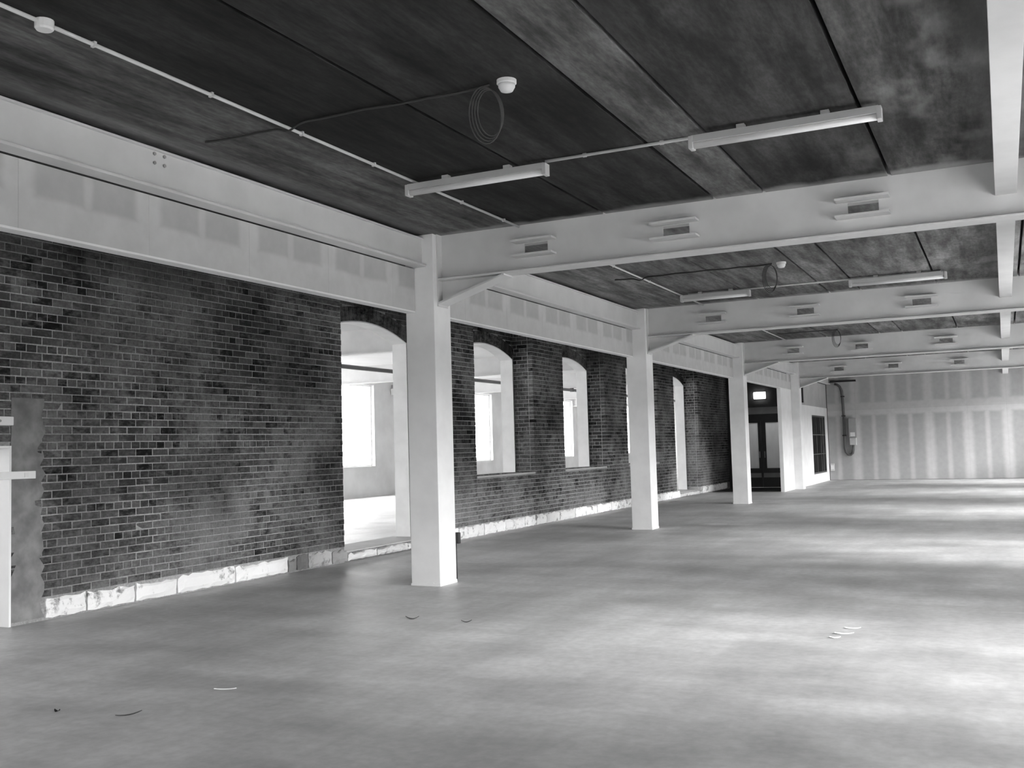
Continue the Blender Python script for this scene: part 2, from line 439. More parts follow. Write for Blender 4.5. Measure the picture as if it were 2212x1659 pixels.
# ------------------------------------------------------------------ ceiling beam overhead on the right
rlab = ['bright white beam running away overhead at the right edge, nearest stretch', 'second stretch of the right-hand beam, beyond the nearest cross beam',
        'third stretch of the right-hand beam, beyond the second cross beam', 'fourth stretch of the right-hand beam', 'last stretch of the right-hand beam before the end wall']
for k, (a, b_) in enumerate(spans):
    y0 = a+(WT/2+.002 if k else 0); y1 = b_-(WT/2+.002 if k < 4 else 0)
    t = thing('ceiling_beam', rlab[k], 'beam', (.115, y0, 3.53), 'right-hand ceiling beam')
    MB().box(.03, .20, y0, y1, 3.53, 3.552).build('bottom_flange', 'steel', t, bevel=.003)
    MB().box(.10, .13, y0, y1, 3.552, ZC-.002).build('web', 'steel', t)

# ------------------------------------------------------------------ brick wall on the left
PITCH = 3.815
REC = [(11.25+PITCH*i, 13.60+PITCH*i) for i in range(5)]          # recessed bays
OPEN = []                                                        # (y0, y1, z0, z spring, rise)
for i, (a, b_) in enumerate(REC):
    OPEN.append((a+.02, b_-.04, .13 if i in (0, 4) else 1.0, 3.155, .22))
def arch_pts(y0, y1, zs, rise, n=14, grow=0.0):
    hw = (y1-y0)/2; R = (hw*hw+rise*rise)/(2*rise); cz = zs+rise-R; c = (y0+y1)/2; a = math.asin(hw/R); R += grow
    return [(c+R*math.sin(-a+2*a*i/n), cz+R*math.cos(-a+2*a*i/n)) for i in range(n+1)]
wl = MB()
MOR = .004
LOW = (4.55, 6.19, 0.0, 1.6)                                     # low opening at the left edge of the picture
wl.box(XBACK, XW-MOR, YNEAR, LOW[0], 0, 4.0)
wl.box(XBACK, XW-MOR, LOW[0], LOW[1], LOW[3], 4.0)
wl.box(XBACK, XW-MOR, LOW[1], REC[0][0], 0, 4.0)
for i, (a, b_) in enumerate(REC):
    nx = REC[i+1][0] if i < 4 else YFAR+.3
    wl.box(XBACK, XW-MOR, b_+MOR, nx-MOR, 0, 4.0)
    y0, y1, z0, zs, rise = OPEN[i]
    wl.box(XBACK, XR-MOR, a-MOR, y0, z0, 4.0); wl.box(XBACK, XR-MOR, y1, b_+MOR, z0, 4.0)
    ap = arch_pts(y0, y1, zs, rise)
    wl.prism([(y0, 4.0)]+[(y0, zs)]+ap[1:-1]+[(y1, zs), (y1, 4.0)], 'x', XBACK, XR-MOR)
    if z0 > .5: wl.box(XBACK, XW-MOR, a, b_, 0, z0)
    else: wl.box(XBACK, XW-MOR-.03, a, b_, 0, z0-.02)
wall = struct(wl.build('wall_left', 'brick_mortar'), 'old brick wall with arched openings behind the columns')

COURSE, BL, BH, JT = .075, .225, .1125, .010
cand = []          # full bricks on the near face: candidates for objects of their own
stuff = MB()
def shade(z, y):
    r = random.random()
    v = random.uniform(.008, .022) if r < .22 else (random.uniform(.033, .07) if r < .76 else random.uniform(.075, .13))
    return v
def put(u0, u1, z0, z1, plane, axis, full):
    """one brick: face on the plane, u along the wall"""
    d = random.uniform(-.003, .003); s_ = shade(z0, u0); j = random.uniform(-.0015, .0015)
    if axis == 'y':
        if full and plane == XW: cand.append((u0, u1, z0+j, z1+j, plane+d, s_)); return
        stuff.box(plane-.09, plane+d, u0, u1, z0+j, z1+j, s_)
    else: stuff.box(u0, u1, plane-d, plane+.09, z0+j, z1+j, s_)
def fill(u0, u1, z, course, plane, axis='y', zt=None):
    hdr = course % 4 == 1
    L = BH if hdr else BL
    off = (BL/4 if hdr else (BH if course % 2 else 0))
    k = math.floor((u0-off)/L)
    while True:
        a = k*L+off; b_ = a+L; k += 1
        if a >= u1-.006: break
        p, q = max(a, u0-JT/2), min(b_, u1+JT/2)
        if q-p < .016: continue
        put(p+JT/2, q-JT/2, z+JT/2, (zt or z+COURSE)-JT/2, plane, axis, p == a and q == b_)
ncourse = 52
for c in range(3, ncourse):
    z = c*COURSE-.02
    if z+COURSE > 3.98: break
    zm = z+COURSE/2
    fill(max(YNEAR, 2.6), LOW[0], z, c, XW)
    if zm > LOW[3]: fill(LOW[0], LOW[1], z, c, XW)
    fill(LOW[1], REC[0][0], z, c, XW)
    for i, (a, b_) in enumerate(REC):
        nx = REC[i+1][0] if i < 4 else 32.6
        fill(b_, nx, z, c, XW)
        fill(XR, XW-.1, z, c+1, b_, 'x')                                    # return of the pier, facing the camera
        y0, y1, z0, zs, rise = OPEN[i]
        if zm < z0:
            if z0 > .5: fill(a, b_, z, c, XW)
            continue
        if zm < zs: iv = [(a, y0), (y1, b_)]
        else:
            ar = arch_pts(y0, y1, zs, rise, 40, .22)
            top = max(p[1] for p in ar)
            if zm > top: iv = [(a, b_)]
            else:
                hit = [p[0] for p in ar if p[1] >= zm]
                lo, hi = (min(hit), max(hit)) if hit else ((y0+y1)/2,)*2
                if zm < ar[0][1]: lo, hi = y0-.01, y1+.01
                iv = [(a, lo), (hi, b_)]
        for (p, q) in iv:
            if q-p > .04: fill(p, q, z, c, XR)
for (y0, y1, z0, zs, rise) in OPEN:                                          # brick voussoirs over the arches
    inn = arch_pts(y0, y1, zs, rise, 24, .004); outr = arch_pts(y0, y1, zs, rise, 24, .215)
    for i in range(24):
        p = [inn[i], inn[i+1], outr[i+1], outr[i]]; cx_ = sum(q[0] for q in p)/4; cz_ = sum(q[1] for q in p)/4
        p = [(cx_+(q[0]-cx_)*.9, cz_+(q[1]-cz_)*.97) for q in p]; sh = random.uniform(.012, .05)
        v = [(XR-.09, *q) for q in p]+[(XR+.003, *q) for q in p]
        stuff.add(v, [(0, 1, 2, 3), (7, 6, 5, 4), (0, 4, 5, 1), (1, 5, 6, 2), (2, 6, 7, 3), (3, 7, 4, 0)], sh)
def vis(c): return (6.2 < c[0] < 11.3 and c[3] < 2.75 and c[2] > .2)
near = sorted([c for c in cand if vis(c)], key=lambda c: (c[4])**2+((c[0]+c[1])/2)**2+((c[2]+c[3])/2-1.45)**2 + (0 if c[1]-c[0] > .15 else 6))
sel = set(map(id, near[:298])); bm_cache = {}
def brick_mesh(L):
    key = round(L, 3)
    if key not in bm_cache:
        b_ = MB(); h, d, c = (COURSE-JT)/2, .09, .004
        fr = [(0, -L/2+c, -h+c), (0, L/2-c, -h+c), (0, L/2-c, h-c), (0, -L/2+c, h-c)]
        md = [(-c, -L/2, -h), (-c, L/2, -h), (-c, L/2, h), (-c, -L/2, h)]; bk = [(-d, p[1], p[2]) for p in md]
        v = fr+md+bk; f = [(0, 1, 2, 3), (11, 10, 9, 8)]
        for r_ in (0, 4): f += [(r_+i, r_+4+i, r_+4+(i+1) % 4, r_+(i+1) % 4) for i in range(4)]
        b_.add(v, f); bm_cache[key] = b_.mesh('brick', 'brick_object')
    return bm_cache[key]
for c in cand:
    if id(c) in sel:
        o = bpy.data.objects.new('brick', brick_mesh(c[1]-c[0])); COL.objects.link(o); o.parent = wall
        o.location = (c[4], (c[0]+c[1])/2, (c[2]+c[3])/2)
        o.rotation_euler = (random.uniform(-.006, .006), random.uniform(-.03, .03), random.uniform(-.015, .015)); tint(o, c[5])
    else: stuff.box(c[4]-.09, c[4], c[0], c[1], c[2], c[3], c[5])
sb = link(stuff.mesh('brickwork', 'brick_mesh'), 'brickwork', wall); sb['kind'] = 'stuff'

# plastered reveals inside the arches
for (y0, y1, z0, zs, rise) in OPEN:
    t_ = .012
    ap = arch_pts(y0, y1, zs, rise); ai = arch_pts(y0+t_, y1-t_, zs, rise-.004)
    rv = MB(); n = len(ap)
    ring_o = [(y0, z0)]+ap+[(y1, z0)]; ring_i = [(y0+t_, z0)]+[(p[0], p[1]-t_*.9) for p in ai]+[(y1-t_, z0)]
    m_ = len(ring_o); x0, x1 = XBACK-.012, XR+.004
    v = [(x1, *p) for p in ring_o]+[(x1, *p) for p in ring_i]+[(x0, *p) for p in ring_o]+[(x0, *p) for p in ring_i]
    f = []
    for i in range(m_-1):
        f += [(i, i+1, m_+i+1, m_+i), (m_+i, m_+i+1, 3*m_+i+1, 3*m_+i), (2*m_+i, 3*m_+i, 3*m_+i+1, 2*m_+i+1), (i, 2*m_+i, 2*m_+i+1, i+1)]
    rv.add(v, f); rv.build('reveal_plaster', 'reveal', wall)
    if z0 > .5: MB().box(XBACK-.012, XW+.012, y0-.03, y1+.03, z0-.03, z0+.006).build('sill', 'board_plain', wall)
lo = MB()                                                                   # low opening: plastered jamb and head
lo.box(XBACK-.01, XW+.012, LOW[1]-.015, LOW[1]+.006, 0, LOW[3]); lo.box(XBACK-.01, XW+.006, LOW[0], LOW[1]-.015, LOW[3]-.02, LOW[3])
lo.build('reveal_plaster', 'white_paint', wall)

# patch of grey render smeared over the bricks beside the low opening
rp = MB(); cols = []
for j in range(27):
    z = .03+j*.077
    cols.append((XW+random.uniform(.005, .012), 6.2+random.uniform(-.003, .003), 6.53+random.uniform(-.035, .03), z))
v = []; f = []
for (x, a, b_, z) in cols:
    for u in (0, .33, .66, 1): v.append((x+random.uniform(-.003, .004)-(.006 if u in (0, 1) else 0), a+(b_-a)*u, z))
for j in range(26):
    for i in range(3): f.append((j*4+i, j*4+i+1, j*4+i+5, j*4+i+4))
n0 = len(v); v += [(XW-.02, p[1], p[2]) for p in v[:n0]]
for j in range(26):
    f += [(j*4, j*4+4, n0+j*4+4, n0+j*4), (j*4+3, n0+j*4+3, n0+j*4+7, j*4+7)]
f += [(0, n0, n0+1, 1), (1, n0+1, n0+2, 2), (2, n0+2, n0+3, 3), (104, 105, n0+105, n0+104), (105, 106, n0+106, n0+105), (106, 107, n0+107, n0+106)]
rp.add(v, f); rp.build('render_patch', 'render_grey', wall)
# whitewashed stone plinth, stone by stone
def stone(y0, y1, z1, v, x=XW+.035, depth=.12):
    b_ = MB(); nu, nv = max(4, int((y1-y0)/.07)), 4
    P = []
    for i in range(nu+1):
        for j in range(nv+1):
            u, w_ = i/nu, j/nv
            ed = (u in (0, 1)) or (w_ in (0, 1))
            xx = x-(.018 if ed else 0)+random.uniform(-.008, .006)
            zz = .018+(z1-.018)*w_+(random.uniform(-.03, .006) if j == nv else random.uniform(-.006, .006))
            P.append((xx, y0+.006+(y1-y0-.012)*u+(random.uniform(0, .012) if u == 0 else random.uniform(-.012, 0) if u == 1 else 0), zz))
    k = nv+1; f = [(i*k+j, (i+1)*k+j, (i+1)*k+j+1, i*k+j+1) for i in range(nu) for j in range(nv)]
    n0 = len(P); P += [(x-depth, P[i*k+nv][1], P[i*k+nv][2]) for i in range(nu+1)]
    f += [(i*k+nv, (i+1)*k+nv, n0+i+1, n0+i) for i in range(nu)]
    for (ii, fl_) in ((0, 0), (nu, 1)):
        n1 = len(P); P += [(x-depth, P[ii*k+j][1], P[ii*k+j][2]) for j in range(nv+1)]
        f += [(ii*k+j, ii*k+j+1, n1+j+1, n1+j) for j in range(nv)]
    b_.add(P, f); o = b_.build('plinth_stone', 'stone', wall); tint(o, v); return o
for (a, b_, h_, v) in ((6.55, 7.02, .21, .8), (7.02, 7.62, .20, .85), (7.62, 8.2, .195, .9), (8.2, 9.1, .2, .95), (9.1, 10.05, .2, .95), (10.05, 10.22, .17, .28),
                       (10.22, 10.45, .2, .2), (10.45, 10.95, .2, .5), (10.95, 11.3, .18, .3)): stone(a, b_, h_, v)
yq = 11.3
while yq < 31.9:
    L = random.uniform(.55, 1.0)
    door = any(a-.05 < yq+L/2 < b_+.05 for (a, b_), o in zip(REC, OPEN) if o[2] < .5)
    stone(yq, yq+L, .115 if door else .205, random.uniform(.55, .7) if door else random.choice((.95, .9, .85, .95, .7)))
    yq += L
for i in (0, 4):
    a, b_ = REC[i]; MB().box(XBACK-.1, XW-.09, a+.01, b_-.01, .05, .128).build('threshold', 'board_plain', wall)

# ------------------------------------------------------------------ end wall of boards, right wall with windows, near wall
we = struct(MB().box(-8.66, XRIGHT+.3, YFAR+.013, YFAR+.25, 0, 4.0).build('wall_back', 'slab'), 'end wall of taped grey plasterboard')
x = -4.78-1.22; 
while x < XRIGHT:
    x0, x1 = max(x, -5.745), min(x+1.22, XRIGHT)
    for (z0, z1, mt) in ((.01, 2.5, 'board_low'), (2.502, ZC-.004, 'board_up')):
        cz = 1.25 if mt == 'board_low' else 3.17; cx_ = x+.61
        o = MB().box(x0+.0008-cx_, x1-.0008-cx_, 0, .0125, z0-cz, z1-cz).build('plasterboard', mt)
        o.location = (cx_, YFAR, cz); o.parent = we
    x += 1.22
wr = MB(); WIN = [7.15+7.25*k for k in range(-1, 4)]+[35.6]; ww = 1.65
ZS, ZH = .9, 2.95
cur = YNEAR
for c in WIN:
    if c-ww < YNEAR+.2 or c+ww > YFAR: 
        if c+ww > YFAR: continue
    wr.box(XRIGHT, XRIGHT+.35, cur, c-ww, 0, 4.0); wr.box(XRIGHT, XRIGHT+.35, c-ww, c+ww, 0, ZS); wr.box(XRIGHT, XRIGHT+.35, c-ww, c+ww, ZH, 4.0); cur = c+ww
wr.box(XRIGHT, XRIGHT+.35, cur, YFAR+.25, 0, 4.0)
struct(wr.build('wall_right', 'white_paint'), 'white wall with wide windows on the right')
wn = 0
def window(xa, y0, y1, z0, z1, nbay, lab, fx=.06):
    global wn; wn += 1
    fr = MB(); t_ = .05
    fr.box(xa-fx/2, xa+fx/2, y0, y0+t_, z0, z1).box(xa-fx/2, xa+fx/2, y1-t_, y1, z0, z1).box(xa-fx/2, xa+fx/2, y0+t_, y1-t_, z0, z0+t_).box(xa-fx/2, xa+fx/2, y0+t_, y1-t_, z1-t_, z1)
    o = struct(fr.build('window_%d' % wn, 'white_paint'), lab); o['group'] = lab + 's'
    for i in range(1, nbay):
        yy = y0+(y1-y0)*i/nbay
        MB().box(xa-fx/2, xa+fx/2, yy-.02, yy+.02, z0+t_, z1-t_).build('mullion', 'white_paint', o)
    for i in range(nbay):
        a, b_ = y0+(y1-y0)*i/nbay, y0+(y1-y0)*(i+1)/nbay
        MB().box(xa-.003, xa+.003, a+.02, b_-.02, z0+.03, z1-.03).build('pane', 'pane', o)
    return o
def portal(loc, sx_, sy_, face):
    d = bpy.data.lights.new('window_daylight', 'AREA'); d.shape = 'RECTANGLE'; d.size = sx_; d.size_y = sy_; d.cycles.is_portal = True
    o = bpy.data.objects.new('window_daylight', d); COL.objects.link(o); o.location = loc
    o.rotation_euler = (0, math.radians(90*face), 0) if face else (math.radians(90), 0, 0)       # -Z of the lamp turned into the room
for c in WIN:
    if c+ww > YFAR: continue
    window(XRIGHT+.2, c-ww, c+ww, ZS, ZH, 3, 'wide white-framed window in the right wall')
    portal((XRIGHT+.3, c, (ZS+ZH)/2), ZH-ZS, 2*ww, 1)
wfm = MB(); cur = -19.2
for (a, b_) in ((-7.2, -5.4), (-3.8, -2.0)):                          # windows in the gable behind the camera
    wfm.box(cur, a, YNEAR-.25, YNEAR, 0, 4.0); wfm.box(a, b_, YNEAR-.25, YNEAR, 0, .8); wfm.box(a, b_, YNEAR-.25, YNEAR, 3.2, 4.0); cur = b_
    wn += 1
    fr = MB(); ya, yb_ = YNEAR-.16, YNEAR-.10
    for (p, q, r, s2) in ((a, a+.05, .8, 3.2), (b_-.05, b_, .8, 3.2), (a+.05, b_-.05, .8, .85), (a+.05, b_-.05, 3.15, 3.2), ((a+b_)/2-.02, (a+b_)/2+.02, .85, 3.15)): fr.box(p, q, ya, yb_, r, s2)
    o = struct(fr.build('window_%d' % wn, 'white_paint'), 'white-framed window in the gable behind the camera')
    MB().box(a+.03, b_-.03, YNEAR-.133, YNEAR-.127, .83, 3.17).build('pane', 'pane', o)
    o['group'] = 'gable windows behind the camera'
    portal(((a+b_)/2, YNEAR-.22, 2.0), b_-a, 2.4, 0)
wfm.box(cur, XRIGHT+.35, YNEAR-.25, YNEAR, 0, 4.0)
struct(wfm.build('wall_front', 'pale_wall'), 'plain wall behind the camera')

# ------------------------------------------------------------------ room beyond the brick wall
cl = struct(MB().box(-19.2, -8.69, -5.2, 56, 3.92, 4.15).build('ceiling_far_room', 'pale_ceiling'), 'pale ceiling of the bright room beyond the arches')
wo = MB(); PER, PW = 8.65, 1.6; Z0, Z1 = 1.0, 3.7
edges = [28.4+PER*k for k in range(-4, 4)]
cur = YNEAR
for k, e in enumerate(edges):
    a, b_ = max(e-(PER-PW), YNEAR+.3), e
    if b_ < YNEAR+1: continue
    wo.box(XL-.3, XL, cur, a, 0, 4.0); wo.box(XL-.3, XL, a, b_, 0, Z0); wo.box(XL-.3, XL, a, b_, Z1, 4.0); cur = b_
    window(XL-.15, a, b_, Z0, Z1, 4, 'wide bright window in the far outer wall')
    portal((XL-.28, (a+b_)/2, (Z0+Z1)/2), Z1-Z0, b_-a, -1)
wo.box(XL-.3, XL, cur, 56, 0, 4.0)
struct(wo.build('wall_outer', 'pale_wall'), 'pale outer wall with wide windows seen through the arches')
struct(MB().box(-19.2, -8.64, 56, 56.3, 0, 4.0).build('wall_outer_end', 'pale_wall'), 'end wall of the bright room beyond')
struct(MB().box(-8.64, -8.3, 38.3, 56, 0, 4.0).build('wall_outer_side', 'pale_wall'), 'side wall of the bright room beyond')
for k, y in enumerate([9.68, 16.93, 24.18, 31.43, 38.68, 45.9]):
    t = thing('far_room_beam', ['white cross beam in the room beyond, before the doorway view', 'white cross beam seen through the top of the arched doorway', 'white cross beam above the bright window beyond the doorway',
                                'white cross beam seen through the first arched window', 'white cross beam seen through the second arched window', 'last white cross beam in the room beyond'][k], 'beam', (-13.7, y, 3.43), 'cross beams of the room beyond')
    MB().box(XL, XBACK-.02, y-.007, y+.007, 3.45, 3.92).build('web', 'steel', t)
    MB().box(XL, XBACK-.02, y-.1, y+.1, 3.43, 3.455).build('bottom_flange', 'steel', t)
pp = thing('service_pipe', 'dark pipe under the ceiling of the room beyond the arches', 'pipe', (-13, 5, 3.36))
MB().tube([(-13, -4, 3.36), (-13, 55, 3.36)], .05, 10).build('pipe_run', 'pipe', pp, True)
for y in (9.68, 16.93, 24.18, 31.43, 38.68): MB().box(-13.06, -12.94, y-.02, y+.02, 3.30, 3.432).build('pipe_bracket', 'pipe', pp)
fx_ = thing('flood_lamp', 'small white lamp box on the pale wall seen through the doorway', 'lamp', (XL, 29.55, 3.5))
MB().box(XL+.001, XL+.1, 29.5, 29.6, 3.62, 3.75).build('bracket', 'box_grey', fx_)
MB().prism([(29.42, 3.4), (29.68, 3.4), (29.72, 3.62), (29.38, 3.62)], 'x', XL+.03, XL+.25).build('lamp_body', 'plastic', fx_)

# ------------------------------------------------------------------ lobby at the end of the aisle
YL = 32.3
lb = MB()
lb.box(-8.0, -5.60, YL, YL+.12, 2.64, ZC-.004)                  # wall over the doors
lb.box(-8.0, -7.55, YL, YL+.12, 0, 2.64); lb.box(-6.0, -5.88, YL, YL+.12, 0, 2.64)
struct(lb.build('wall_lobby', 'dark_wall'), 'dark partition closing the aisle behind the columns')
dr = struct(MB().box(-7.55, -7.48, YL-.01, YL+.1, 0, 2.64).box(-6.07, -6.0, YL-.01, YL+.1, 0, 2.64).box(-7.48, -6.07, YL-.01, YL+.1, 2.55, 2.64).box(-7.48, -6.07, YL-.01, YL+.1, 2.12, 2.33).build('door_1', 'dark_timber'), 'dark double doors with obscured glass panels in the shaded lobby')
MB().box(-7.48, -6.07, YL+.03, YL+.05, 2.33, 2.55).build('transom_panel', 'transom', dr)
for (a, b_, ga, gb) in ((-7.48, -6.95, -7.40, -7.04), (-6.94, -6.07, -6.80, -6.38)):
    lf = MB(); yd0, yd1 = YL+.01, YL+.06
    lf.box(a, ga, yd0, yd1, .02, 2.12).box(gb, b_, yd0, yd1, .02, 2.12).box(ga, gb, yd0, yd1, 2.06, 2.12).box(ga, gb, yd0, yd1, .02, .62)
    o = lf.build('door_leaf', 'dark_timber', dr)
    MB().box(ga, gb, YL+.03, YL+.04, .62, 2.06).build('pane', 'frost', o)
    MB().box(a+.03, b_-.03, YL-.002, YL+.012, .33, .47).build('kick_plate', 'transom', o)
    MB().box(gb+.02 if a < -7 else ga-.06, gb+.05 if a < -7 else ga-.03, YL-.03, YL+.01, .95, 1.15).build('door_handle', 'box_grey', o)
mt_ = thing('entrance_mat', 'dark mat lying before the lobby doors', 'mat', (-6.9, 31.6, 0))
MB().box(-7.9, -5.95, 29.9, 32.25, .001, .014).build('pile', 'mat', mt_); MB().box(-7.93, -5.92, 29.87, 29.9, .001, .011).build('edge_strip', 'black', mt_)
lm = thing('bulkhead_lamp', 'small bright lit lamp over the dark lobby doors', 'lamp', (-6.93, YL, 2.92))
MB().box(-7.13, -6.73, YL-.03, YL, 2.80, 3.04).build('back_plate', 'plastic', lm, bevel=.01)
pr = []
for i in range(20):
    a = 2*math.pi*i/20; pr.append((-6.93+.18*max(-1, min(1, 1.3*math.cos(a))), 2.92+.1*max(-1, min(1, 1.3*math.sin(a)))))
MB().prism(pr, 'y', YL-.1, YL-.03).build('lamp_glass', 'lit', lm)

cl_ = thing('added_pane_lamp', 'added unseen lamp behind the obscured glass doors, brightening their panes', 'lamp', (-6.8, 33.5, 3.4))  # unseen lamp, added so the obscured panes look lit from behind
MB().lathe([(.2, 3.6), (.2, 3.56), (.17, 3.5), (.06, 3.47)], -6.8, 33.5).build('lamp_glass', 'added_pane_glow', cl_, True)
MB().lathe([(.22, 3.64), (.22, 3.6)], -6.8, 33.5).build('lamp_rim', 'plastic', cl_)
MB().lathe([(.015, ZC), (.015, 3.64)], -6.8, 33.5, 8).build('lamp_stem', 'plastic', cl_)
# nib between the lobby opening and the farthest column, wall and window beyond it
nib = struct(MB().box(-5.87, -5.765, 29.65, YC[3]-CW/2-.002, 0, 2.985).build('wall_nib', 'white_paint'), 'white wall nib between the lobby opening and the farthest column')
wy0, wy1, wz0, wz1 = 34.75, 37.45, .32, 2.30
y0 = YC[3]+CW/2+.002
wd = MB()
wd.box(-5.87, -5.765, y0, wy0, 0, 2.6); wd.box(-5.87, -5.765, wy1, YFAR-.002, 0, 2.6); wd.box(-5.87, -5.765, wy0, wy1, 0, wz0); wd.box(-5.87, -5.765, wy0, wy1, wz1, 2.6)
wq = struct(wd.build('wall_side_far', 'white_paint'), 'white wall panel around the dark window beside the end wall')
MB().box(-5.86, -5.775, y0, YFAR-.002, 2.602, 3.455).build('plasterboard', 'board_plain', wq)
wn += 1
wf = MB(); t_ = .05; xa = -5.80
for (a, b_, c, d) in ((wy0, wy0+t_, wz0, wz1), (wy1-t_, wy1, wz0, wz1), (wy0+t_, wy1-t_, wz0, wz0+t_), (wy0+t_, wy1-t_, wz1-t_, wz1)): wf.box(xa-.03, xa+.03, a, b_, c, d)
wo_ = struct(wf.build('window_%d' % wn, 'grey_timber'), 'dark window with thin glazing bars in the white wall panel')
for i in (1, 2):
    yy = wy0+(wy1-wy0)*i/3; MB().box(xa-.02, xa+.02, yy-.02, yy+.02, wz0+t_, wz1-t_).build('mullion', 'grey_timber', wo_)
for i in (1, 2):
    zz = wz0+(wz1-wz0)*i/3; MB().box(xa-.015, xa+.015, wy0+t_, wy1-t_, zz-.012, zz+.012).build('glazing_bar', 'grey_timber', wo_)
for i in range(3):
    for j in range(3):
        MB().box(xa-.003, xa+.003, wy0+t_+(wy1-wy0-2*t_)*i/3, wy0+t_+(wy1-wy0-2*t_)*(i+1)/3, wz0+t_+(wz1-wz0-2*t_)*j/3, wz0+t_+(wz1-wz0-2*t_)*(j+1)/3).build('pane', 'pane', wo_)
struct(MB().box(-8.0, -5.88, YL+2.2, YL+2.3, 0, ZC-.004).build('wall_store', 'dark_wall'), 'dark wall inside the store behind the window')

# ------------------------------------------------------------------ light battens and conduits on the ceiling
def batten(x0, x1, y, lab):
    t = thing('batten_light', lab, 'light fitting', ((x0+x1)/2, y, 3.72), 'unlit ceiling battens')
    MB().prism([(y-.045, 3.735), (y+.045, 3.735), (y+.035, 3.79), (y-.035, 3.79)], 'x', x0+.02, x1-.02).build('housing', 'fitting', t)
    MB().tube([(x0+.03, y-.005, 3.715), (x1-.03, y-.005, 3.715)], .026, 10).build('tube', 'plastic', t, True)
    for xx in (x0, x1-.035): MB().box(xx, xx+.035, y-.045, y+.045, 3.688, 3.785).build('end_cap', 'fitting', t, bevel=.004)
    for f_ in (.28, .72):
        xx = x0+(x1-x0)*f_; MB().box(xx-.03, xx+.03, y+.0, y+.06, 3.79, ZC).build('mounting_clip', 'fitting', t)
batten(-4.62, -3.27, 7.53, 'unlit batten light crossing the white conduit on the nearest ceiling bay')
batten(-2.05, -.66, 7.46, 'unlit batten light on the nearest ceiling bay, toward the right-hand beam')
batten(-4.5, -3.4, 15.5, 'unlit batten light toward the columns on the second ceiling bay')
batten(-1.95, -.62, 15.5, 'unlit batten light toward the right-hand beam on the second ceiling bay')
def conduit(path, clips, lab, box=None):
    t = thing('conduit', lab, 'conduit', path[0], 'ceiling conduits')
    MB().tube(path, .0125, 8).build('pipe_run', 'conduit', t, True)
    for c in clips: MB().box(c[0]-.016, c[0]+.016, c[1]-.009, c[1]+.009, c[2]-.015, ZC-.001).build('saddle_clip', 'conduit', t)
    if box: MB().lathe([(.05, ZC-.001), (.05, 3.785), (.042, 3.775)], box[0], box[1], 16).build('junction_box', 'plastic', t)
zq = 3.813
conduit([(-4.55, 1.0, zq), (-4.55, 9.66, zq)], [(-4.55, y, zq) for y in (4.05, 5.0, 5.95, 6.9, 8.4, 9.3)], 'long white conduit running back along a ceiling joint at upper left', (-4.55, 3.72))
conduit([(-3.3, 7.56, zq), (-.8, 7.56, zq)], [(x, 7.56, zq) for x in (-2.95, -2.3, -1.6, -1.1)], 'thin white conduit linking the two nearest batten lights')
conduit([(-4.52, 9.7, zq), (-4.52, 16.9, zq)], [(-4.52, y, zq) for y in (11, 12.5, 14, 16.2)], 'thin pale conduit running back along the second ceiling bay')
conduit([(-4.4, 15.57, zq), (-.7, 15.57, zq)], [(x, 15.57, zq) for x in (-3, -2.4, -1.2)], 'thin pale conduit linking the batten lights of the second bay')
conduit([(-4.5, 16.95, zq), (-4.5, 24.15, zq)], [(-4.5, y, zq) for y in (18, 20, 22)], 'thin pale conduit running back along the third ceiling bay')

# smoke detectors with slack cable
def detector(x, y, lab, has_head=True, coil_lab='', mat='grey_cable', xl=-5.3, sz=.19):
    if has_head:
        t = thing('smoke_detector', lab, 'detector', (x, y, ZC-.08), 'ceiling detectors')
        MB().lathe([(.065, ZC), (.065, 3.808), (.06, 3.803)], x, y).build('base', 'plastic', t)
        MB().lathe([(.055, 3.803), (.055, 3.785), (.04, 3.758), (.012, 3.752)], x, y).build('sensor_head', 'plastic', t, True)
    t = thing('loose_cable', coil_lab, 'cable', (x-.15, y, ZC), 'loose ceiling cables')
    P = []
    for i in range(81):
        f_ = i/80; xx = xl+(x-.12-xl)*f_; P.append((xx, y-.02+.02*math.sin(f_*9), ZC-.012-.006*abs(math.sin(f_*math.pi*5))-.035*math.exp(-((xx+4.53)/.07)**2)))
    MB().tube(P, .009, 6).build('ceiling_run', 'dark_cable', t, True)
    for j in range(4):
        r_ = sz-.012*j; P = []
        for i in range(28):
            a = 2*math.pi*i/28
            P.append((x-.16+.42*r_*math.sin(a)+.006*j, y+.4*r_*math.sin(a)+.014*j, ZC-.012-r_*(1-math.cos(a))-.004*j))
        MB().tube(P, .0042, 5, True).build('coil_turn', mat, t, True)
detector(-2.78, 5.78, 'white smoke detector beside the hanging cable coil on the nearest ceiling bay', True, 'dark cable with a slack coil hanging from the nearest ceiling bay', 'coil_cable')
detector(-2.56, 13.6, 'white smoke detector on the second ceiling bay', True, 'dark cable with a slack coil hanging from the second ceiling bay', 'dark_cable', -4.9)
detector(-3.0, 22.6, '', False, 'dark slack cable coil hanging in the third ceiling bay', 'dark_cable', -4.4)

